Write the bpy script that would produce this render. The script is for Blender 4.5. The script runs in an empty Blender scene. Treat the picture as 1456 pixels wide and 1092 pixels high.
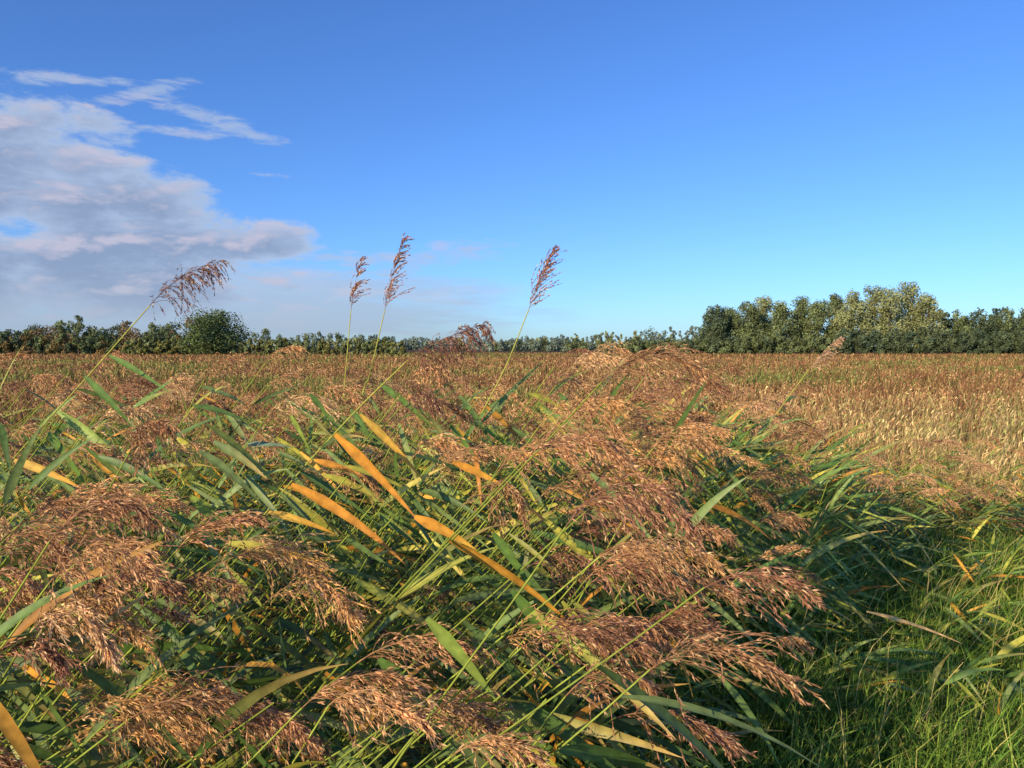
import bpy, math, numpy as np
from mathutils import Vector
rng = np.random.default_rng(11)
EYE = 1.65
# ------------------------------------------------------------------ helpers
def nrm(a):
    return a/np.maximum(np.linalg.norm(a,axis=-1,keepdims=True),1e-9)
class MB:
    def __init__(s): s.v=[];s.q=[];s.c=[];s.n=0
    def add(s,v,q,c):
        v=np.asarray(v,float).reshape(-1,3); q=np.asarray(q,int).reshape(-1,4)
        c=np.asarray(c,float)
        if c.ndim==1: c=np.tile(c,(len(v),1))
        s.v.append(v); s.q.append(q+s.n); s.c.append(c.reshape(-1,3)); s.n+=len(v)
    def obj(s,name,mat,parent=None,smooth=False):
        v=np.concatenate(s.v); q=np.concatenate(s.q); c=np.concatenate(s.c)
        m=bpy.data.meshes.new(name)
        m.vertices.add(len(v)); m.vertices.foreach_set("co",v.astype(np.float32).ravel())
        m.loops.add(len(q)*4); m.loops.foreach_set("vertex_index",q.astype(np.int32).ravel())
        m.polygons.add(len(q)); m.polygons.foreach_set("loop_start",(np.arange(len(q))*4).astype(np.int32))
        m.update(calc_edges=True)
        if smooth: m.polygons.foreach_set("use_smooth",np.ones(len(q),bool))
        a=m.attributes.new("Col",'FLOAT_COLOR','POINT')
        a.data.foreach_set("color",np.concatenate([c,np.ones((len(c),1))],1).astype(np.float32).ravel())
        m.materials.append(mat)
        o=bpy.data.objects.new(name,m); bpy.context.scene.collection.objects.link(o)
        if parent: o.parent=parent
        return o
def empty(name):
    e=bpy.data.objects.new(name,None); bpy.context.scene.collection.objects.link(e); return e

def ribbons(mb,P0,T0,G,L,W,col,tipcol=None,bend=1.0,nseg=6,up=None,prof='leaf',fold=0.0,roll=0.6,wav=0.0):
    n=len(P0)
    L=np.broadcast_to(L,(n,)).astype(float); W=np.broadcast_to(W,(n,)).astype(float)
    bend=np.broadcast_to(bend,(n,)).astype(float)
    T0=nrm(T0); G=nrm(G)
    if up is None: up=np.tile([0,0,1.0],(n,1))
    up=nrm(up+rng.normal(0,roll,(n,3)))
    p=P0.copy(); rows=[]
    ts=np.linspace(0,1,nseg+1)
    cols3=fold!=0
    tw=rng.normal(0,wav,(n,3)) if wav else None
    for i,t in enumerate(ts):
        b=np.clip(bend*t,0,1)[:,None]
        d=nrm(T0*(1-b)+G*b)
        u=up if tw is None else nrm(up+tw*t)
        s=nrm(np.cross(d,u)); nn=np.cross(s,d)
        if prof=='leaf': w=min(1,(t*3.0+0.3))*(1-t)**0.7
        elif prof=='grass': w=(1-t)**0.7
        else: w=1-0.5*t
        w=max(w,0.02)
        a=p-s*(W*w*0.5)[:,None]; c=p+s*(W*w*0.5)[:,None]
        if cols3:
            lift=nn*(W*w*fold)[:,None]
            rows.append(np.stack([a+lift,p,c+lift],1))
        else: rows.append(np.stack([a,c],1))
        p=p+d*(L/nseg)[:,None]
    R=np.stack(rows,1)
    k=R.shape[2]; nr=nseg+1
    base=(np.arange(n)*nr*k)[:,None,None]
    i=np.arange(nseg)[None,:,None]; j=np.arange(k-1)[None,None,:]
    a=base+i*k+j
    q=np.stack([a,a+1,a+k+1,a+k],-1)
    c=np.broadcast_to(np.asarray(col)[:,None,None,:] if np.ndim(col)==2 else np.asarray(col),(n,nr,k,3))
    if tipcol is not None:
        tc=np.broadcast_to(tipcol[:,None,None,:],(n,nr,k,3)); f=(ts**2.0)[None,:,None,None]
        c=c*(1-f)+tc*f
    if cols3:
        c=c.copy(); c[:,:,1,:]*=1.25
    mb.add(R.reshape(-1,3),q.reshape(-1,4),c.reshape(-1,3))
    return p
def tube(mb,pts,r0,r1,col,col1=None,sides=4):
    pts=np.asarray(pts,float); n=len(pts)
    d=nrm(np.gradient(pts,axis=0)); ref=np.array([0.13,0.97,0.2])
    s=nrm(np.cross(d,ref)); u=np.cross(s,d)
    r=np.linspace(r0,r1,n)[:,None]
    V=np.stack([pts+r*(s*math.cos(a)+u*math.sin(a)) for a in np.arange(sides)*2*math.pi/sides],1)
    i=np.arange(n-1)[:,None]; j=np.arange(sides)[None,:]
    q=np.stack([i*sides+j,i*sides+(j+1)%sides,(i+1)*sides+(j+1)%sides,(i+1)*sides+j],-1)
    col=np.asarray(col,float); c1=col if col1 is None else np.asarray(col1,float)
    t=np.linspace(0,1,n)[:,None,None]
    mb.add(V.reshape(-1,3),q.reshape(-1,4),np.broadcast_to(col*(1-t)+c1*t,(n,sides,3)).reshape(-1,3))
def bez(ctrl,n):
    P=np.asarray(ctrl,float); P=np.vstack([2*P[0]-P[1],P,2*P[-1]-P[-2]])
    out=[]
    m=len(P)-3
    for k in range(m):
        t=np.linspace(0,1,max(2,n//m),endpoint=(k==m-1))[:,None]
        a,b,c,d=P[k:k+4]
        out.append(0.5*((2*b)+(-a+c)*t+(2*a-5*b+4*c-d)*t**2+(-a+3*b-3*c+d)*t**3))
    return np.vstack(out)
# ------------------------------------------------------------------ materials
def veg_mat(name,transl=0.3,rough=0.5,spec=0.3,noise=0.35,nscale=30,gain=1.0,glossy=False):
    m=bpy.data.materials.new(name); m.use_nodes=True; nt=m.node_tree; N=nt.nodes; Lk=nt.links
    N.clear()
    out=N.new('ShaderNodeOutputMaterial')
    if glossy:
        pb=N.new('ShaderNodeBsdfPrincipled'); pb.inputs['Roughness'].default_value=rough; pb.inputs['Specular IOR Level'].default_value=spec; cin=pb.inputs['Base Color']
    else:
        pb=N.new('ShaderNodeBsdfDiffuse'); cin=pb.inputs['Color']
    at=N.new('ShaderNodeAttribute'); at.attribute_name='Col'
    tc=N.new('ShaderNodeTexCoord'); nz=N.new('ShaderNodeTexNoise'); nz.inputs['Scale'].default_value=nscale; nz.inputs['Detail'].default_value=2
    mr=N.new('ShaderNodeMapRange'); mr.inputs[1].default_value=0.3; mr.inputs[2].default_value=0.7
    mr.inputs[3].default_value=(1-noise)*gain; mr.inputs[4].default_value=(1+noise)*gain
    vm=N.new('ShaderNodeVectorMath'); vm.operation='SCALE'
    Lk.new(tc.outputs['Object'],nz.inputs['Vector']); Lk.new(nz.outputs['Fac'],mr.inputs[0])
    Lk.new(at.outputs['Color'],vm.inputs[0]); Lk.new(mr.outputs[0],vm.inputs['Scale'])
    Lk.new(vm.outputs[0],cin)
    if transl>0:
        mix=N.new('ShaderNodeMixShader'); tr=N.new('ShaderNodeBsdfTranslucent'); Lk.new(vm.outputs[0],tr.inputs['Color'])
        mix.inputs[0].default_value=transl
        Lk.new(pb.outputs[0],mix.inputs[1]); Lk.new(tr.outputs[0],mix.inputs[2]); Lk.new(mix.outputs[0],out.inputs[0])
    else: Lk.new(pb.outputs[0],out.inputs[0])
    return m
M_leaf=veg_mat('reed_leaf',0.25,0.45,0.3,0.3,40,1.5,glossy=True)
M_stem=veg_mat('reed_stem',0.0,0.45,0.4,0.2,60,1.3)
M_plume=veg_mat('reed_plume',0.22,0.7,0.15,0.35,60,1.4)
M_grass=veg_mat('grass_blade',0.25,0.5,0.3,0.4,3,1.5)
M_field=veg_mat('field_weeds',0.1,0.7,0.1,0.4,0.6,1.4)
M_tree=veg_mat('tree_foliage',0.1,0.7,0.1,0.35,0.5,1.5)
M_bark=veg_mat('bark',0.0,0.9,0.1,0.4,3)

# ------------------------------------------------------------------ ground
me=bpy.data.meshes.new('ground')
xs=np.array([-2500,-600,-150,-40,-10,0,10,40,150,600,2500.]); ys=np.array([-600,-50,-5,0,5,15,40,120,400,1200,3500.])
gv=[(x,y,0) for y in ys for x in xs]; k=len(xs)
gf=[(j*k+i,j*k+i+1,(j+1)*k+i+1,(j+1)*k+i) for j in range(len(ys)-1) for i in range(k-1)]
me.from_pydata(gv,[],gf)
g=bpy.data.objects.new('ground',me); bpy.context.scene.collection.objects.link(g)
m=bpy.data.materials.new('field_soil_and_thatch'); m.use_nodes=True; N=m.node_tree.nodes; Lk=m.node_tree.links
pb=N['Principled BSDF']; pb.inputs['Roughness'].default_value=0.95; pb.inputs['Specular IOR Level'].default_value=0.1
tc=N.new('ShaderNodeTexCoord')
n1=N.new('ShaderNodeTexNoise'); n1.inputs['Scale'].default_value=0.05; n1.inputs['Detail'].default_value=5
n2=N.new('ShaderNodeTexNoise'); n2.inputs['Scale'].default_value=2.5; n2.inputs['Detail'].default_value=6
r1=N.new('ShaderNodeValToRGB'); r1.color_ramp.elements[0].color=(0.12,0.09,0.035,1); r1.color_ramp.elements[1].color=(0.25,0.145,0.068,1)
r1.color_ramp.elements[0].position=0.35; r1.color_ramp.elements[1].position=0.65
mx=N.new('ShaderNodeMix'); mx.data_type='RGBA'; mx.blend_type='MULTIPLY'; mx.inputs[0].default_value=0.8
r2=N.new('ShaderNodeValToRGB'); r2.color_ramp.elements[0].color=(0.3,0.3,0.3,1); r2.color_ramp.elements[0].position=0.3; r2.color_ramp.elements[1].position=0.7
Lk.new(tc.outputs['Object'],n1.inputs[0]); Lk.new(tc.outputs['Object'],n2.inputs[0])
Lk.new(n1.outputs['Fac'],r1.inputs[0]); Lk.new(n2.outputs['Fac'],r2.inputs[0])
Lk.new(r1.outputs[0],mx.inputs[6]); Lk.new(r2.outputs[0],mx.inputs[7]); Lk.new(mx.outputs[2],pb.inputs['Base Color'])
me.materials.append(m)

# ------------------------------------------------------------------ reeds
WIND=np.array([0.62,-0.18,-0.84])
leafB=MB(); stemB=MB(); plumeB=MB()
CAM=np.array([0,0,EYE])
PAL=np.array([[0.050,0.092,0.020],[0.080,0.130,0.030],[0.115,0.16,0.05],[0.20,0.22,0.04],[0.31,0.29,0.045]])
ORANGE=np.array([0.55,0.24,0.03]); YEL=np.array([0.5,0.37,0.06])
def leafcols(n,pdry=0.08,bright=1.0):
    i=rng.choice(5,n,p=[.25,.27,.22,.16,.10]); c=PAL[i]*rng.uniform(0.75,1.25,(n,1))*bright
    dry=rng.random(n)<pdry
    c[dry]=(ORANGE*rng.uniform(0.5,1,(dry.sum(),1))+YEL*rng.uniform(0,0.5,(dry.sum(),1)))*0.8
    t=c.copy(); bt=rng.random(n)<0.28; t[bt]=np.array([0.34,0.22,0.07])
    return c,t
PLC=np.array([[0.42,0.225,0.115],[0.52,0.30,0.14],[0.30,0.15,0.09],[0.57,0.37,0.19]])
def plume(base,D,L,droop=0.7,openn=0.5,nb=46,ns=14,sl=0.011,sw=0.0026,tone=0,wind=WIND,blen=0.5,rwind=None,bend=None):
    D=D/np.linalg.norm(D)
    nr=12; ts=np.linspace(0,1,nr); p=base.copy(); R=[p.copy()]; DD=[]
    g=wind/np.linalg.norm(wind); rg=g if rwind is None else np.array(rwind,float)/np.linalg.norm(rwind)
    for t in ts[1:]:
        b=min(1,droop*t*0.9); d=D*(1-b)+rg*b; d/=np.linalg.norm(d); DD.append(d); p=p+d*L/(nr-1); R.append(p.copy())
    DD=[DD[0]]+DD; R=np.array(R); DD=np.array(DD)
    base_c=PLC[rng.choice(4,p=[.34,.30,.22,.14])] if isinstance(tone,int) else np.array(tone)
    base_c=base_c*rng.uniform(0.8,1.2)
    tube(plumeB,R,0.0012,0.0004,base_c*0.8,sides=3)
    t=rng.random(nb)**0.85*0.97; ii=t*(nr-1); i0=ii.astype(int); f=(ii-i0)[:,None]
    P=R[i0]*(1-f)+R[i0+1]*f; d0=DD[i0]
    rad=rng.normal(0,1,(nb,3)); rad-=np.sum(rad*d0,1)[:,None]*d0; rad=nrm(rad)
    T0=nrm(d0*(1.0)+rad*openn*rng.uniform(0.4,1.4,(nb,1)))
    G=nrm(g[None]+rng.normal(0,0.28,(nb,3))+d0*max(0,(0.9-droop)))
    BL=L*blen*(1-0.68*t)*rng.uniform(0.4,1.25,nb)
    bend=np.full(nb,(0.35+0.75*droop) if bend is None else bend)*rng.uniform(.6,1.3,nb)
    nseg=8; p=P.copy(); tr=[p.copy()]; dr=[T0]
    for s in range(1,nseg+1):
        b=np.clip(bend*s/nseg,0,1)[:,None]; d=nrm(T0*(1-b)+G*b); p=p+d*(BL/nseg)[:,None]; tr.append(p.copy()); dr.append(d)
    tr=np.stack(tr,1); dr=np.stack(dr,1)
    side=nrm(np.cross(dr,rng.normal(0,1,(nb,1,3))+0*dr))*0.0005
    V=np.stack([tr-side,tr+side],2)
    bse=(np.arange(nb)*(nseg+1)*2)[:,None]; a=bse+np.arange(nseg)[None]*2
    plumeB.add(V.reshape(-1,3),np.stack([a,a+1,a+3,a+2],-1).reshape(-1,4),base_c*0.75)
    u=rng.uniform(0.12,1,(nb,ns)); ui=u*nseg*0.999; j0=ui.astype(int); ff=(ui-j0)[...,None]
    B=np.arange(nb)[:,None]
    sp=(tr[B,j0]*(1-ff)+tr[B,j0+1]*ff).reshape(-1,3); sd=dr[B,j0+1].reshape(-1,3)
    m=len(sp)
    sd=nrm(sd+rng.normal(0,0.30,(m,3))+g*0.15)
    ln=sl*rng.uniform(0.7,1.4,(m,1)); w=sw*rng.uniform(0.6,1.3,(m,1))
    s=nrm(np.cross(sd,rng.normal(0,1,(m,3))))*w*0.5
    V=np.stack([sp,sp+sd*ln*0.4+s,sp+sd*ln,sp+sd*ln*0.4-s],1)
    c=base_c[None]*rng.uniform(0.45,1.4,(m,1)); hl=rng.random(m)<0.14; c[hl]=np.array([0.62,0.43,0.22])*rng.uniform(0.7,1.1,(hl.sum(),1))  # randomly chosen pale spikelets paint highlights into the plume
    c=np.repeat(c[:,None],4,1)
    plumeB.add(V.reshape(-1,3),np.arange(m*4).reshape(-1,4),c.reshape(-1,3))

def stem_leaves(pts,nl,t0,t1,Lr=(0.18,0.36),Wr=(0.017,0.031),pdry=0.08,bright=1.0,wind=WIND,fan=0.0):
    n=len(pts); t=np.sort(rng.uniform(t0,t1,nl)); ii=t*(n-1); i0=np.minimum(ii.astype(int),n-2); f=(ii-i0)[:,None]
    P=pts[i0]*(1-f)+pts[i0+1]*f; d=nrm(pts[i0+1]-pts[i0])
    base=nrm(np.array([0.70,-0.1,-0.64])+rng.normal(0,1,(nl,3))*np.array([0.33,0.42,0.38]))
    upr=rng.random(nl)<(0.20+fan)
    base[upr]=nrm(d[upr]+rng.normal(0,0.35,(upr.sum(),3))+np.array([0.25,0,0]))
    T0=nrm(base+d*0.22)
    G=nrm(base*0.9+np.array(wind)*0.7+rng.normal(0,0.15,(nl,3)))
    L=rng.uniform(*Lr,nl); W=rng.uniform(*Wr,nl)*(0.7+0.6*(L-Lr[0])/(Lr[1]-Lr[0]))
    ok=np.linalg.norm(P-CAM,axis=1)>1.15
    if ok.sum()==0: return
    P,T0,G,L,W=P[ok],T0[ok],G[ok],L[ok],W[ok]
    c,tc=leafcols(len(P),pdry,bright)
    up=np.tile([-0.15,-0.7,0.65],(len(P),1))
    ribbons(leafB,P,T0,G,L,W,c,tc,bend=rng.uniform(0.4,1.0,len(P)),nseg=6,fold=0.10,roll=0.6,wav=0.5,up=up)

def sst(v,a,b):
    t=min(1,max(0,(v-a)/(b-a))); return t*t*(3-2*t)
def edge(y): return (0.26+0.09*sst(y,1.5,3.5))*y+sst(y,4.5,5.5)*0.42*y
def canopy(x,y):
    e=x/y
    return 1.38-0.36*sst(e,0.14,0.35)*sst(y,1,2)-0.20*sst(e,0.3,0.7)-0.14*max(0,2.3-y)-0.12*sst(y,3.2,5.0)

def make_reed(tip,disp,has_plume,leaves=8,bright=1.0,scale=1.0,lod=1.0,fan=0.0,tone=0,Lp=None):
    root=np.array([tip[0]-disp[0],tip[1]-disp[1],0.0])
    mid=root*0.5+tip*0.5+np.array([-0.06*disp[0],0,0.03+0.08*rng.random()])
    pts=bez([root,mid,tip],14)
    if np.min(np.linalg.norm(pts[4:]-CAM,axis=1))<0.95: return
    sc=np.array([0.24,0.29,0.05])*rng.uniform(0.7,1.3)
    tube(stemB,pts,0.0033,0.0016,sc*0.8,sc,sides=4)
    stem_leaves(pts,leaves,0.25,0.95,bright=bright,Lr=(0.18*scale,0.36*scale),fan=fan)
    if has_plume:
        D=pts[-1]-pts[-2]
        L=rng.uniform(0.15,0.24) if Lp is None else Lp
        plume(pts[-1],D+np.array([0,0,rng.uniform(-.02,.02)]),L,droop=rng.uniform(0.75,1.1),openn=rng.uniform(0.4,0.75),
              nb=int(54*lod),ns=int(15*lod),sl=0.012/ (lod**0.5),sw=0.0027/(lod**0.7),wind=WIND+rng.normal(0,0.22,3),blen=0.66,bend=rng.uniform(0.9,1.6),tone=tone)
for i in range(440):
    y=1.15+6.0*rng.random()**1.15
    x=rng.uniform(-0.76*y-0.25,edge(y)+0.05)
    z=canopy(x,y)+rng.normal(0,0.12)-0.2*(rng.random()<0.35)
    if rng.random()<0.08: z+=0.14
    tip=np.array([x,y,z])
    d=np.linalg.norm(tip-CAM); e=x/y
    if d<1.2 or z>1.6: continue
    if y<2.0 and -0.42<e<0.0 and z>EYE-0.36*y: continue
    if y<3.2 and e>0.2 and rng.random()<0.7: continue
    make_reed(tip,(rng.uniform(0.5,1.25),rng.normal(0,0.25)),True,leaves=6,lod=1.15 if d<2.2 else (0.95 if d<3.6 else 0.68))
for i in range(480):
    y=1.2+6.2*rng.random()**1.1
    x=rng.uniform(-0.8*y-0.5,edge(y))
    z=canopy(x,y)*rng.uniform(0.55,1.02)
    tip=np.array([x,y,z])
    if np.linalg.norm(tip-CAM)<1.35: continue
    if y<1.9 and -0.5<x/y<0.0 and z>EYE-0.42*y: continue
    make_reed(tip,(rng.uniform(0.4,1.1),rng.normal(0,0.3)),False,leaves=8)
for i in range(85):
    y=rng.uniform(3.4,4.9); x=rng.uniform(0.20,0.46)*y
    z=1.24-0.32*(x/y-0.22)/0.24+rng.normal(0,0.07)
    make_reed(np.array([x+0.1,y,z]),(rng.uniform(0.3,0.9),rng.normal(0,0.2)),False,leaves=11,bright=1.45,scale=1.2,fan=0.3)
for i in range(26):   # heads scattered over the right-hand clump
    y=rng.uniform(3.4,6.0); x=rng.uniform(0.2,0.6)*y
    make_reed(np.array([x,y,1.30-0.35*max(0,x/y-.22)/.24*.8+rng.normal(0,.07)]),(rng.uniform(0.5,0.9),rng.normal(0,0.2)),True,leaves=6,lod=.85,tone=(.50,.30,.16))
for i in range(60):
    y=rng.uniform(2.8,5.5); x=rng.uniform(0.38,0.8)*y
    make_reed(np.array([x,y,rng.uniform(0.2,0.5)]),(rng.uniform(0.1,0.5),rng.normal(0,0.15)),False,leaves=7,bright=1.3,scale=0.8,fan=0.4)
GOLD=(0.58,0.335,0.135); RUST=(0.46,0.25,0.12)
for (x,y,z,L,t) in [(-.80,1.30,1.16,.24,GOLD),(-.92,1.45,1.20,.25,RUST),(-.74,1.25,1.02,.24,GOLD),(-.62,1.22,1.04,.22,RUST),(-.86,1.4,1.02,.24,GOLD),
      (-.60,1.42,1.22,.25,GOLD),(-.50,1.45,1.17,.22,GOLD),(-1.0,1.55,1.30,.24,RUST),(-.95,1.5,1.10,.24,RUST),(-.33,1.25,1.02,.2,RUST),(-.20,1.3,1.0,.2,RUST),
      (-.70,1.35,0.98,.24,GOLD),(-.78,1.3,0.92,.24,GOLD),(-.55,1.3,0.95,.22,RUST),(.16,1.6,1.16,.22,RUST),
      (-.02,1.40,1.08,.22,GOLD),(.10,1.45,1.06,.22,RUST),(.20,1.55,1.02,.2,GOLD),(-.12,1.75,1.28,.2,RUST),(-.02,1.9,1.32,.22,RUST),
      (.10,2.0,1.40,.24,RUST),(.20,2.1,1.36,.25,GOLD),(.08,2.1,1.46,.24,GOLD),(.28,2.2,1.38,.25,RUST),(.33,2.3,1.28,.25,RUST),(.18,1.95,1.26,.22,GOLD),(.4,2.5,1.30,.24,RUST),(.42,2.6,1.12,.22,RUST),
      (.45,2.7,1.36,.24,GOLD),(.5,2.6,1.02,.22,RUST),(-.35,2.3,1.42,.22,RUST),(-1.2,2.0,1.35,.22,RUST),(-1.15,1.8,1.2,.24,GOLD)]:
    make_reed(np.array([x,y,z])+rng.normal(0,.015,3),(rng.uniform(.7,1.1),rng.normal(.15,.1)),True,leaves=4,lod=1.2,tone=t,Lp=L)

def hero(y,pts,D,L,**kw):
    P=[(p[0],y,p[1]) for p in pts]
    c=bez(P,26); tube(stemB,c,0.0036,0.0018,(0.22,0.27,0.045),(0.38,0.37,0.08),sides=6)
    plume(c[-1],np.array(D,float),L,**kw); return c
PINK=(0.40,0.19,0.135)
cA=hero(2.4,[(-2.3,0),(-1.915,.869),(-1.588,1.262),(-1.327,1.545),(-1.119,1.775)],(0.6,0,.75),0.27,droop=0.85,openn=0.8,nb=90,ns=17,tone=(0.25,0.12,0.09),wind=np.array([0.45,0,-0.85]),rwind=(1,0,.05),blen=0.58,bend=1.4)
hero(3.2,[(-.85,0),(-.722,1.219),(-.693,1.496),(-.664,1.80)],(.12,0,1),0.215,droop=0.2,openn=0.7,nb=46,ns=15,tone=PINK,blen=0.42,wind=np.array([0.9,0,-0.4]),sw=.0034,bend=.8)
hero(3.0,[(-.95,0),(-.609,1.355),(-.554,1.533),(-.491,1.79)],(.16,0,1),0.28,droop=0.22,openn=0.7,nb=62,ns=16,tone=PINK,blen=0.40,wind=np.array([0.9,0,-0.3]),sw=.0034,bend=.8)
cD=hero(2.2,[(-1.45,0),(-1.096,.634),(-.856,.974),(-.656,1.234),(-.456,1.454),(-.296,1.61)],(.8,0,.6),0.25,droop=0.9,openn=1.0,nb=120,ns=18,tone=(0.28,0.14,0.10),wind=np.array([0.3,0,-0.85]),rwind=(1,0,.14),blen=0.7,bend=1.6)
plume(cD[-3],np.array([.5,0,.2]),0.2,droop=1.0,openn=.8,nb=60,ns=16,tone=(0.28,0.14,0.10),wind=np.array([.4,-.1,-.9]),blen=.6,bend=1.5)
cE=hero(2.8,[(-.85,0),(-.428,.968),(-.224,1.222),(-.046,1.528),(.061,1.782)],(.35,0,1),0.235,droop=0.25,openn=0.75,nb=66,ns=16,tone=PINK,blen=0.5,wind=np.array([0.95,0,-0.1]),rwind=(.8,0,.6),sw=.0034,bend=.8)
cF=hero(3.6,[(.35,0),(.89,.97),(1.152,1.231),(1.381,1.54)],(.7,0,.9),0.2,droop=0.5,openn=0.6,nb=55,ns=15,tone=(0.5,0.32,0.2),blen=0.5,rwind=(1,0,.5),wind=np.array([.6,0,-.5]),bend=1.1)
for (x,y,z) in [(-1.05,3.3,1.58),(0.2,3.6,1.56),(0.28,3.0,1.48),(0.65,3.6,1.55),(0.8,4.2,1.56),(1.1,4.2,1.50),(-0.15,3.3,1.46),(-2.2,3.5,1.46),(-0.3,2.25,1.54),(0.12,3.0,1.47),(-.75,2.9,1.46),(1.6,4.6,1.35)]:
    make_reed(np.array([x,y,z]),(0.9,0.1),True,leaves=6)
stem_leaves(cA,3,0.55,0.85); stem_leaves(cD,7,0.25,0.75); stem_leaves(cE,6,0.4,0.75); stem_leaves(cF,8,0.4,0.9)

# broad upper leaves catching the light
n=230
y=rng.uniform(1.5,3.6,n); e=rng.uniform(-.68,.28,n); x=e*y
z=np.array([canopy(a,b) for a,b in zip(x,y)])+rng.uniform(-.28,.10,n)
P=np.stack([x,y,z],1)
k=~((y<2.0)&(e>-.45)&(e<.02)&(z>EYE-0.36*y))&(np.linalg.norm(P-CAM,axis=1)>1.4); P=P[k]; n=len(P)
B_=np.tile([0.66,-0.1,-0.72],(n,1))+rng.normal(0,.26,(n,3)); fl=rng.random(n)<.18; B_[fl]=np.array([.65,-.1,.6])+rng.normal(0,.2,(fl.sum(),3))
c,tc=leafcols(n,.06,1.2)
ribbons(leafB,P,B_+np.array([0,0,.2]),B_-np.array([0,0,.2]),rng.uniform(.17,.30,n),rng.uniform(.018,.030,n),c,tc,bend=1.0,nseg=8,fold=.1,roll=.35,wav=.35,up=np.tile([-.25,-.8,.5],(n,1)))

def heroleaf(bx0,r0,bx1,r1,d,W,col,tip=None,sag=0.12,dd=0.0,roll=0.15):
    a=np.array([bx0*d,d,EYE+r0*d]); b=np.array([bx1*(d+dd),d+dd,EYE+r1*(d+dd)]); v=b-a; L=np.linalg.norm(v)
    T0=nrm(v/L+np.array([0,0,sag])); G=nrm(v/L-np.array([0,0,sag]))
    face=np.array([-0.2,-0.85,0.4])
    c=np.array([col],float); t=c if tip is None else np.array([tip],float)
    ribbons(leafB,a[None],T0[None],G[None],np.array([L]),np.array([W]),c,t,bend=1.0,nseg=12,up=face[None],fold=0.10,roll=roll,wav=0.25)
def hl(x0,y0,x1,y1,*a,**k):
    heroleaf((x0-728)/1100,(492-y0)/1100,(x1-728)/1100,(492-y1)/1100,*a,**k)
OR=(0.50,0.22,0.025); OY=(0.48,0.30,0.045); BR=(0.38,0.17,0.04)
hl(475,618,592,745,1.85,.032,OR,BR); hl(412,690,570,812,1.75,.030,OR,BR,sag=.22); hl(512,590,600,686,2.0,.024,OY,OR)
hl(588,737,676,786,1.75,.032,OR,OY); hl(445,655,522,683,1.9,.022,OR,BR); hl(643,658,722,698,1.9,.024,OR,OY)
hl(320,775,462,808,1.6,.026,(.33,.31,.05),OR); hl(16,655,112,698,2.1,.030,OY,OR); hl(378,730,475,764,1.85,.024,OY,OR)
hl(675,640,684,725,2.0,.018,BR,BR); hl(1240,875,1380,925,2.6,.016,(0.45,0.30,0.12),(0.5,0.32,0.15))
G1=(.09,.16,.03); G2=(.17,.23,.04)
hl(540,545,612,608,2.3,.028,G1); hl(80,585,207,697,2.1,.034,G2,dd=-.1); hl(155,505,242,562,2.5,.024,G1); hl(268,708,335,772,1.75,.036,G2)
hl(66,615,122,700,2.0,.032,G1); hl(120,535,185,608,2.3,.028,G1); hl(350,632,418,638,2.3,.022,(.12,.17,.1)); hl(412,590,440,645,2.3,.02,G2)
hl(728,845,800,945,1.5,.028,G1); hl(605,885,705,1010,1.3,.030,G2); hl(535,945,615,1035,1.3,.030,G1); hl(800,860,870,965,1.5,.02,(.3,.3,.05))
hl(640,605,680,660,2.4,.022,G1); hl(745,650,800,690,2.5,.02,G2); hl(895,610,945,650,3,.022,(.35,.33,.06)); hl(690,610,745,655,2.6,.022,G1)
hl(180,860,212,960,1.5,.026,G2); hl(30,850,150,910,1.5,.022,(.33,.34,.05)); hl(440,560,470,600,2.2,.02,G1); hl(700,760,760,850,1.7,.026,G1)

n=4600
y=1.0+6.3*rng.random(n)**1.2; ed=np.array([edge(v) for v in y]); x=(-0.85*y-0.5)+rng.uniform(0,1,n)*(ed+0.85*y+0.35)
z=rng.uniform(0.05,0.9,n)*np.array([canopy(a,b) for a,b in zip(x,y)])*0.8
P=np.stack([x,y,z],1); T=rng.normal(0,0.5,(n,3))+np.array([0.5,0,0.2]); Gd=rng.normal(0,0.35,(n,3))+WIND
ok=np.linalg.norm(P-CAM,axis=1)>1.3; P,T,Gd=P[ok],T[ok],Gd[ok]; n=len(P)
c,tc=leafcols(n,0.12,0.6)  # undergrowth colour darkened to paint in the shade inside the bed
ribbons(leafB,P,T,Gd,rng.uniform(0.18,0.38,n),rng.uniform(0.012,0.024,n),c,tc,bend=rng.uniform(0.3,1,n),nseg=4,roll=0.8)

bed=empty('reed_bed')
leafB.obj('leaves',M_leaf,bed,True); stemB.obj('stems',M_stem,bed,True); plumeB.obj('seed_plumes',M_plume,bed)

# ------------------------------------------------------------------ lush grass, right
gB=MB()
n=46000
y=1.8+6.0*rng.random(n)**1.1
x=y*rng.uniform(0.10,0.95,n)
tx=np.round(x/0.16)*0.16; ty=np.round(y/0.16)*0.16
h1=np.sin(tx*127.1+ty*311.7)*43758.5453; h1-=np.floor(h1); h2=np.sin(tx*269.5+ty*183.3)*43758.5453; h2-=np.floor(h2)
x=tx+(h1-.5)*.2+rng.normal(0,.045,n); y=ty+(h2-.5)*.2+rng.normal(0,.045,n)
P=np.stack([x,y,np.zeros(n)],1)
patch=0.5+0.5*np.sin(x*2.1+np.sin(y*1.7)*1.5)*np.cos(y*1.9+x)
h=rng.uniform(0.10,0.30,n)*(0.6+0.5*patch+0.5*h1)
T=rng.normal(0,0.45,(n,3)); T[:,2]=1; T[:,0]+=0.15
Gd=rng.normal(0,0.9,(n,3))+np.array([0.5,-0.05,-0.5])
gc=np.array([[0.075,0.15,0.025],[0.12,0.20,0.032],[0.19,0.26,0.045],[0.36,0.33,0.10]])[rng.choice(4,n,p=[.28,.36,.24,.12])]*rng.uniform(.8,1.2,(n,1))*(0.7+0.6*h2)[:,None]
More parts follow.
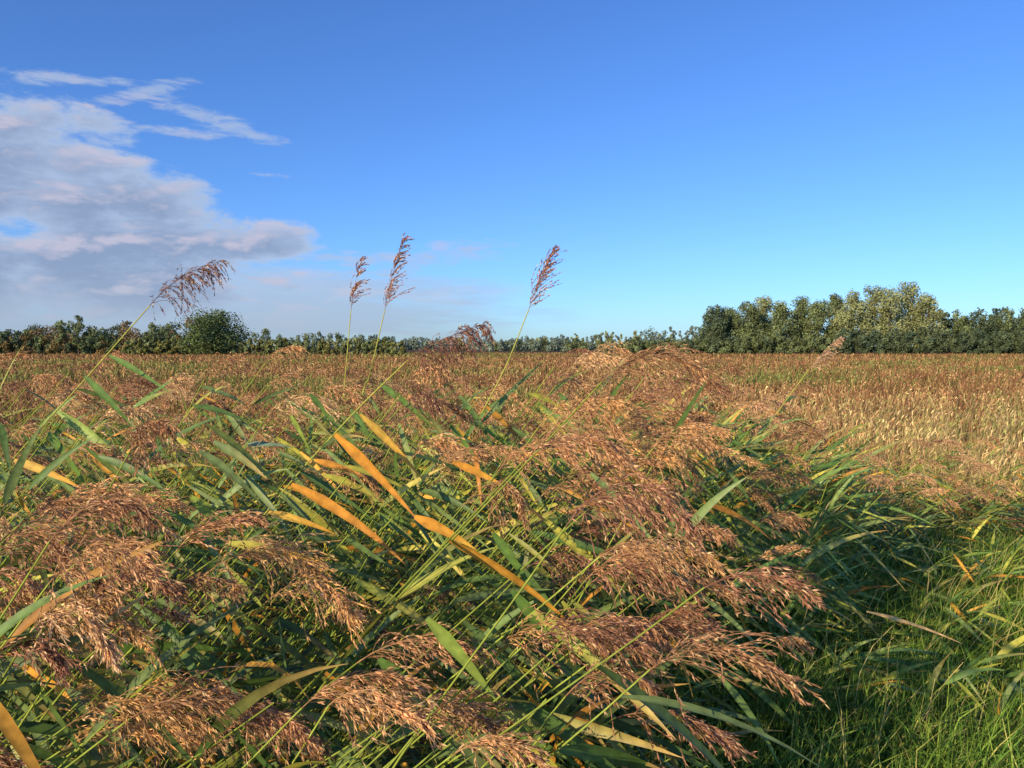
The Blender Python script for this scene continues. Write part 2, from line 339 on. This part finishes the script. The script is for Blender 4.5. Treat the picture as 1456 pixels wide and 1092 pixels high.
ribbons(gB,P,T,Gd,h*1.3,rng.uniform(0.004,0.011,n),gc,gc*1.15,bend=rng.uniform(.3,1.2,n),nseg=4,prof='grass',roll=0.8)
n=400; y=rng.uniform(2.6,8,n); x=y*rng.uniform(.35,.9,n)
ribbons(gB,np.stack([x,y,np.zeros(n)],1),np.tile([.15,0,1.],(n,1))+rng.normal(0,.2,(n,3)),np.tile([.8,0,.3],(n,1))+rng.normal(0,.4,(n,3)),rng.uniform(.3,.6,n),np.full(n,.004),np.tile([.42,.34,.14],(n,1)),None,bend=.7,nseg=5,prof='x',roll=1.0)
gB.obj('meadow_grass',M_grass)

# ------------------------------------------------------------------ field vegetation
fB=MB()
def lowf(x,y,s): return 0.5+0.25*(np.sin(x*s+1.3*np.sin(y*s*.7))+np.cos(y*s*.9+1.7*np.sin(x*s*.6+2)))
n=180000
y=np.exp(rng.uniform(math.log(6.0),math.log(175),n)); x=y*rng.uniform(-0.95,0.95,n)
cl=rng.normal(0,1,(n,2))*0.10
gx=np.round(x/0.45*1.0)*0.45; gy=np.round(y/0.45)*0.45
near=y<45
hsh=np.sin(gx*12.9898+gy*78.233)*43758.5453; hsh=hsh-np.floor(hsh); hs2=np.sin(gx*39.3+gy*11.1)*24634.63; hs2-=np.floor(hs2)
x=np.where(near,gx+(hsh-.5)*.45+cl[:,0],x); y=np.where(near,gy+(hs2-.5)*.45+cl[:,1],y)
P=np.stack([x,y,np.zeros(n)],1)
pat=lowf(x,y,0.35)*0.5+lowf(x,y,0.06)*0.5
straw=np.clip((x-2.2-0.12*y)/2.0,0,1)*np.clip((24-y)/14,0,1)*0.85
h=rng.uniform(0.20,0.46,n)*(0.6+0.7*hsh)
h=np.where(rng.random(n)<straw,rng.uniform(0.32,0.68,n),h)
T=rng.normal(0,0.25,(n,3)); T[:,2]=1; Gd=rng.normal(0,0.7,(n,3))+np.array([0.4,0,0.1])
brown=np.array([[0.23,0.115,0.052],[0.31,0.17,0.075],[0.14,0.072,0.038],[0.41,0.27,0.12]])[rng.choice(4,n,p=[.33,.3,.21,.16])]
green=np.array([0.125,0.14,0.04]); st=np.array([[0.50,0.37,0.17],[0.42,0.29,0.13],[0.29,0.28,0.09]])[rng.choice(3,n)]
pg=np.clip((0.5-pat)*2.4+0.25,0.06,0.8)
c=np.where((rng.random(n)<pg)[:,None],green*rng.uniform(.8,1.6,(n,1)),brown)
c=np.where((rng.random(n)<straw*0.9)[:,None],st,c)*rng.uniform(.8,1.2,(n,1))*(0.7+0.6*hs2)[:,None]
W=np.maximum(0.007,y*0.0013)*rng.uniform(.7,1.4,n)
ribbons(fB,P,T,Gd,h,W,c*0.7,c*1.1,bend=rng.uniform(.2,.9,n),nseg=2,prof='grass',roll=1.0,up=np.tile([0,-1.0,0.3],(n,1)))  # blade colour dark at base, lighter at tip to paint sunlit tops
m=rng.random(n)<0.4; m&=(y<90)
Pm=P[m]; hm=h[m]; k=m.sum(); cm=c[m]
top=Pm+np.stack([rng.normal(.05,.04,k),rng.normal(0,.04,k),hm*rng.uniform(.75,1.02,k)],1)
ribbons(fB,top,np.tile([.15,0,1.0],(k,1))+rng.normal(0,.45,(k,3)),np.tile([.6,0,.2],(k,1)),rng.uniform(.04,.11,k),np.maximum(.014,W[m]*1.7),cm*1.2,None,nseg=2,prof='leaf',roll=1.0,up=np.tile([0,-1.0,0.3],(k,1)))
fB.obj('field_weeds',M_field)

# ------------------------------------------------------------------ trees
def crown(mb,cx,cy,z0,z1,rw,nl,ls,col,nblob=16,shape='round',rd=None,loose=1.0):
    rd=rd or rw
    bl=[]
    H=z1-z0
    for i in range(nblob):
        u=(i+rng.random())/nblob
        if shape=='round': prof=math.sqrt(max(0.05,1-(2*u-0.9)**2*0.85))
        elif shape=='poplar': prof=(min(1,u*3+0.6))*(1-max(0,u-0.55)*1.4)
        else: prof=(1-u)*0.95+0.08
        a=rng.uniform(0,2*math.pi); r=rw*prof*math.sqrt(rng.random())*0.78
        br=rw*(0.42 if shape!='cone' else 0.3)*rng.uniform(0.7,1.2)*(0.6+0.4*prof)
        bl.append((cx+r*math.cos(a),cy+r*math.sin(a)*rd/rw,z0+H*(0.08+0.84*u),br))
    bl=np.array(bl); idx=rng.choice(nblob,nl,p=(bl[:,3]**2)/np.sum(bl[:,3]**2))
    d=nrm(rng.normal(0,1,(nl,3))); rr=bl[idx,3]*rng.uniform(0.3,1.12,nl)**0.6
    sub=0.85+0.22*np.sin(d[:,0]*7+idx)*np.sin(d[:,1]*6+idx*2)*np.sin(d[:,2]*7)
    P=bl[idx,:3]+d*(rr*sub)[:,None]*np.array([1,1,1.0]); P[:,2]=np.maximum(P[:,2],0.1)
    nn=nrm(d+rng.normal(0,0.5,(nl,3)))
    s=nrm(np.cross(nn,rng.normal(0,1,(nl,3)))); t=np.cross(nn,s)
    a=ls*rng.uniform(.5,1.2,(nl,1))
    V=np.stack([P-s*a*.5,P-t*a*.4,P+s*a*.5,P+t*a*.4],1)
    bc=rng.uniform(0.75,1.3,nblob)
    c=np.asarray(col)[None]*bc[idx][:,None]*rng.uniform(.7,1.3,(nl,1))
    mb.add(V.reshape(-1,3),np.arange(nl*4).reshape(-1,4),np.repeat(c[:,None],4,1).reshape(-1,3))
    return bl
def trunk(mb,cx,cy,h,r,bl):
    BK=(0.10,0.08,0.06)
    tube(mb,[(cx,cy,0),(cx+.05,cy,h*.3),(cx-.05,cy+.1,h*.6),(cx,cy,h)],r,r*.25,BK,sides=7)
    for b in bl[::2]:
        z=max(0.2*h,b[2]*0.6); tube(mb,[(cx,cy,z),((cx+b[0])/2,(cy+b[1])/2,(z+b[2])/2-.1),tuple(b[:3])],r*.35,r*.08,BK,sides=5)
def tree(name,cx,cy,h,rw,nl,ls,col,shape='round',z0f=0.12,nblob=18):
    e=empty(name); e.location=(cx,cy,0)
    a=MB(); b=MB(); bl=crown(a,0,0,h*z0f,h,rw,nl,ls,col,nblob,shape); trunk(b,0,0,h*.8,h*.022,bl)
    a.obj('foliage',M_tree,e); b.obj('trunk_and_limbs',M_bark,e)
def bx(px,d): return (px-728)/1100*d
GT=(0.115,0.14,0.06); GD=(0.08,0.103,0.054); GP=(0.20,0.215,0.095)  # haze mixed into foliage greens; palest tone also paints sunlit poplars
tree('oak_tree',bx(306,140),140,7.6,6.4,14000,0.36,(0.09,0.12,0.045),'round',0.0,44)
for px,topy,d,w,col in [(1016,434,165,5.6,GD),(1038,436,171,5.6,GT),(1062,427,165,5.8,GT),(1086,420,171,5.8,GP),(1110,428,165,5.6,GT),(1136,420,171,5.6,GT),(1162,424,165,5.6,GT),
      (1188,415,170,5.8,GT),(1212,412,160,6.2,GP),(1238,403,166,6,GP),(1264,407,160,6.2,GP),(1290,398,164,6.4,GP),(1318,417,160,5.6,GP)]:
    h=EYE+(492-topy)*d/1100
    tree('poplar_tree',bx(px,d),d,h,w*0.72,7500,0.40,col,'poplar',0.0,44)
mass=MB(); bark=MB()
def mtree(px,topy,d,wpx,col,nl,ls,shape='round',z0f=0.0,nb=10):
    h=EYE+(492-topy)*d/1100; r=wpx/2*d/1100
    bl=crown(mass,bx(px,d),d,h*z0f,h,r,nl,ls,np.array(col)*(1.0),nb,shape)
    if z0f>0.1: trunk(bark,bx(px,d),d,h*.8,h*.02,bl)
for px in range(-200,250,13):
    mtree(px+rng.uniform(-6,6),rng.uniform(454,477),rng.uniform(148,175),rng.uniform(28,58),[GT,GD,(0.16,0.12,0.06),GT][rng.integers(4)],1500,0.42,nb=12)
for px in range(-200,260,9): mtree(px,rng.uniform(471,484),143,26,[GT,GD,(0.16,0.12,0.05)][rng.integers(3)],700,.36,nb=7)
mtree(112,447,142,26,GT,900,0.32,'round',0.3,9); mtree(92,457,142,24,GT,800,0.32,'round',0.3,8); mtree(215,455,144,36,GT,1500,.35,nb=10)
mtree(240,463,143,34,GD,1200,.35); mtree(375,467,160,36,GT,1200,.35,'round',.1)
FAR_HAZE=(0.135,0.17,0.125); FARB_HAZE=(0.15,0.19,0.175)  # atmospheric haze painted into the far foliage as paler, bluer colour
for px in range(385,560,10): mtree(px,rng.uniform(470,484),220,rng.uniform(16,30),[GT,FAR_HAZE][rng.integers(2)],600,.5)
for px in range(180,575,6): mtree(px,rng.uniform(479,485),139,20,[GT,GP,(0.15,0.15,0.05)][rng.integers(3)],520,.34,nb=6)
for px in range(530,800,7): mtree(px,rng.uniform(478,488),rng.uniform(280,340),rng.uniform(14,30),[FARB_HAZE,FAR_HAZE,FAR_HAZE][rng.integers(3)],460,.7,nb=8)
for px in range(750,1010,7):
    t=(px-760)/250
    mtree(px,rng.uniform(474,486)-13*t,rng.uniform(300,340),rng.uniform(12,24),[FAR_HAZE,FARB_HAZE,GP][rng.integers(3)],480,.75,['cone','poplar','round'][rng.integers(3)],nb=9)
for px in range(690,1010,8): mtree(px,rng.uniform(482,489),rng.uniform(230,260),26,[GT,GD,FAR_HAZE][rng.integers(3)],420,.55,nb=7)
for px,ty,w in [(818,472,12),(905,468,14),(925,465,34),(955,462,18),(985,460,20),(775,478,10),(870,471,12),(655,477,14),(590,478,18)]: mtree(px,ty,280,w,GP if w<15 else FAR_HAZE,650,.6,'poplar',nb=10)
for px in range(900,1200,7): mtree(px,rng.uniform(472,482) if px>1045 else rng.uniform(478,487),150,rng.uniform(22,34),[GT,GD,GT][rng.integers(3)],750,.38,nb=8)
DK=(0.06,0.085,0.05)
for px in range(1335,1700,9): mtree(px,rng.uniform(431,452),rng.uniform(155,175),rng.uniform(28,52),[GD,DK,GT][rng.integers(3)],1600,.46,['round','poplar','poplar'][rng.integers(3)],nb=16)
for px in range(1190,1700,8): mtree(px,rng.uniform(462,476),147,rng.uniform(24,36),[DK,GD,GD][rng.integers(3)],800,.38,nb=8)
tl=empty('distant_treeline'); mass.obj('foliage',M_tree,tl)
if bark.v: bark.obj('trunks',M_bark,tl)

# ------------------------------------------------------------------ sun + sky
SAZ=math.radians(-140); SEL=math.radians(19)
s=Vector((math.sin(SAZ)*math.cos(SEL),math.cos(SAZ)*math.cos(SEL),math.sin(SEL)))
sd=bpy.data.lights.new('sun','SUN'); sd.energy=5.0; sd.angle=math.radians(0.5); sd.color=(1.0,0.80,0.50)
so=bpy.data.objects.new('sun',sd); bpy.context.scene.collection.objects.link(so); so.rotation_euler=s.to_track_quat('Z','Y').to_euler(); so.location=(-20,-20,20)
w=bpy.data.worlds.new('World'); bpy.context.scene.world=w; w.use_nodes=True; nt=w.node_tree; N=nt.nodes; Lk=nt.links; N.clear()
def val(x,sock):
    if isinstance(x,(int,float)): sock.default_value=x
    else: Lk.new(x,sock)
def M(op,a,b=0.0,c=0.0,clamp=False):
    n=N.new('ShaderNodeMath'); n.operation=op; n.use_clamp=clamp; val(a,n.inputs[0]); val(b,n.inputs[1]); val(c,n.inputs[2]); return n.outputs[0]
def noise(vx,vy,vz,scale,detail,rough=0.55,dist=0.0):
    c=N.new('ShaderNodeCombineXYZ'); val(vx,c.inputs[0]); val(vy,c.inputs[1]); val(vz,c.inputs[2])
    n=N.new('ShaderNodeTexNoise'); n.inputs['Scale'].default_value=scale; n.inputs['Detail'].default_value=detail; n.inputs['Roughness'].default_value=rough; n.inputs['Distortion'].default_value=dist
    Lk.new(c.outputs[0],n.inputs['Vector']); return n.outputs['Fac']
def smooth(x,a,b,o0=0.0,o1=1.0):
    n=N.new('ShaderNodeMapRange'); n.interpolation_type='SMOOTHSTEP'; val(x,n.inputs[0]); n.inputs[1].default_value=a; n.inputs[2].default_value=b; n.inputs[3].default_value=o0; n.inputs[4].default_value=o1; return n.outputs[0]
def cmix(f,a,b,bt='MIX'):
    n=N.new('ShaderNodeMix'); n.data_type='RGBA'; n.blend_type=bt; val(f,n.inputs[0])
    for v,i in ((a,6),(b,7)):
        if isinstance(v,tuple): n.inputs[i].default_value=(*v,1)
        else: Lk.new(v,n.inputs[i])
    return n.outputs[2]
tc=N.new('ShaderNodeTexCoord'); sx=N.new('ShaderNodeSeparateXYZ'); Lk.new(tc.outputs['Generated'],sx.inputs[0])
X,Y,Z=sx.outputs
az=M('ARCTAN2',X,Y); hyp=M('SQRT',M('ADD',M('MULTIPLY',X,X),M('MULTIPLY',Y,Y))); el=M('ARCTAN2',Z,hyp)
sky=N.new('ShaderNodeTexSky'); sky.sky_type='NISHITA'; sky.sun_disc=False; sky.sun_elevation=SEL; sky.sun_rotation=SAZ
sky.altitude=0; sky.air_density=1.0; sky.dust_density=0.3; sky.ozone_density=2.8
def ell(ca,ce,ra,re,tilt=0.0):
    da=M('SUBTRACT',az,ca); de=M('SUBTRACT',el,ce)
    if tilt: de=M('SUBTRACT',de,M('MULTIPLY',da,tilt))
    a=M('DIVIDE',da,ra); b=M('DIVIDE',de,re)
    return M('SUBTRACT',1.0,M('ADD',M('MULTIPLY',a,a),M('MULTIPLY',b,b)))
big=None
for e in [(-.57,.19,.14,.075),(-.47,.16,.13,.052),(-.424,.125,.19,.044),(-.34,.122,.11,.026),(-.52,.08,.28,.055),(-.9,.15,.35,.13)]:
    d=ell(*e); big=d if big is None else M('SMOOTH_MAX',big,d,0.3)
nA=noise(M('MULTIPLY',az,11.0),M('MULTIPLY',el,26.0),3.7,1.0,7,0.6,0.2)
nAo=noise(M('MULTIPLY',M('ADD',az,-0.010),11.0),M('MULTIPLY',M('ADD',el,0.010),26.0),3.7,1.0,5,0.55,0.2)
D=M('ADD',M('MULTIPLY',M('MAXIMUM',big,-3.0),0.9),M('MULTIPLY',M('SUBTRACT',nA,0.45),3.0))
mb_=smooth(D,0.0,0.55)
relief=M('MULTIPLY',M('SUBTRACT',nA,nAo),5.0)
veil=ell(-.40,.040,.42,.062); nV=noise(M('MULTIPLY',az,5.0),M('MULTIPLY',el,45.0),8.1,1.0,5,0.6)
mv=M('MULTIPLY',smooth(M('ADD',veil,M('MULTIPLY',M('SUBTRACT',nV,0.45),2.4)),-0.2,0.9),0.8)
wis=None
for e in [(-.51,.288,.06,.006,0.05),(-.435,.285,.05,.009,0.35),(-.36,.262,.075,.011,-0.25),(-.39,.245,.05,.006,0),(-.075,.120,.07,.012,0.10),(-.17,.109,.12,.009,0.0),(-.30,.205,.02,.003,0),(-.545,.283,.02,.008,0),(-.28,.080,.17,.010,0.1)]:
    d=ell(*e); wis=d if wis is None else M('MAXIMUM',wis,d)
nW=noise(M('MULTIPLY',az,26.0),M('MULTIPLY',el,110.0),1.2,1.0,6,0.65,0.4)
mw=M('MULTIPLY',smooth(M('ADD',M('MAXIMUM',wis,-4.0),M('MULTIPLY',M('SUBTRACT',nW,0.40),6.0)),0.0,2.2),0.72)
mask=M('MAXIMUM',M('MULTIPLY',mb_,0.93),M('MAXIMUM',mv,mw))
core=smooth(D,0.2,1.3)
cc=cmix(core,(0.48,0.60,0.82),(0.29,0.38,0.57))
cc=cmix(smooth(mb_,0.0,0.5,0.8,0.0),cc,(0.46,0.57,0.78))
lit=M('ADD',M('MULTIPLY',relief,1.3),-0.05,clamp=True)
cc=cmix(M('MULTIPLY',lit,0.8),cc,(0.64,0.61,0.73))
cc=cmix(smooth(el,0.0,0.10,0.85,0.0),cc,(0.41,0.50,0.64))
tint=cmix(1.0,sky.outputs[0],(0.62,0.97,1.6),'MULTIPLY')
bgS=N.new('ShaderNodeBackground'); bgS.inputs[1].default_value=0.118; Lk.new(tint,bgS.inputs[0])
bgC=N.new('ShaderNodeBackground'); bgC.inputs[1].default_value=0.95; Lk.new(cc,bgC.inputs[0])
ms=N.new('ShaderNodeMixShader'); Lk.new(mask,ms.inputs[0]); Lk.new(bgS.outputs[0],ms.inputs[1]); Lk.new(bgC.outputs[0],ms.inputs[2])
wo=N.new('ShaderNodeOutputWorld'); Lk.new(ms.outputs[0],wo.inputs[0])

# ------------------------------------------------------------------ camera
cd=bpy.data.cameras.new('camera'); co=bpy.data.objects.new('camera',cd); bpy.context.scene.collection.objects.link(co)
cd.sensor_width=36; cd.lens=36*1100/1456; cd.clip_start=0.05; cd.clip_end=8000
co.location=(0,0,EYE); co.rotation_euler=(math.radians(90-2.81),0,0)
sc=bpy.context.scene; sc.camera=co
sc.view_settings.view_transform='Standard'; sc.view_settings.look='None'; sc.view_settings.exposure=0
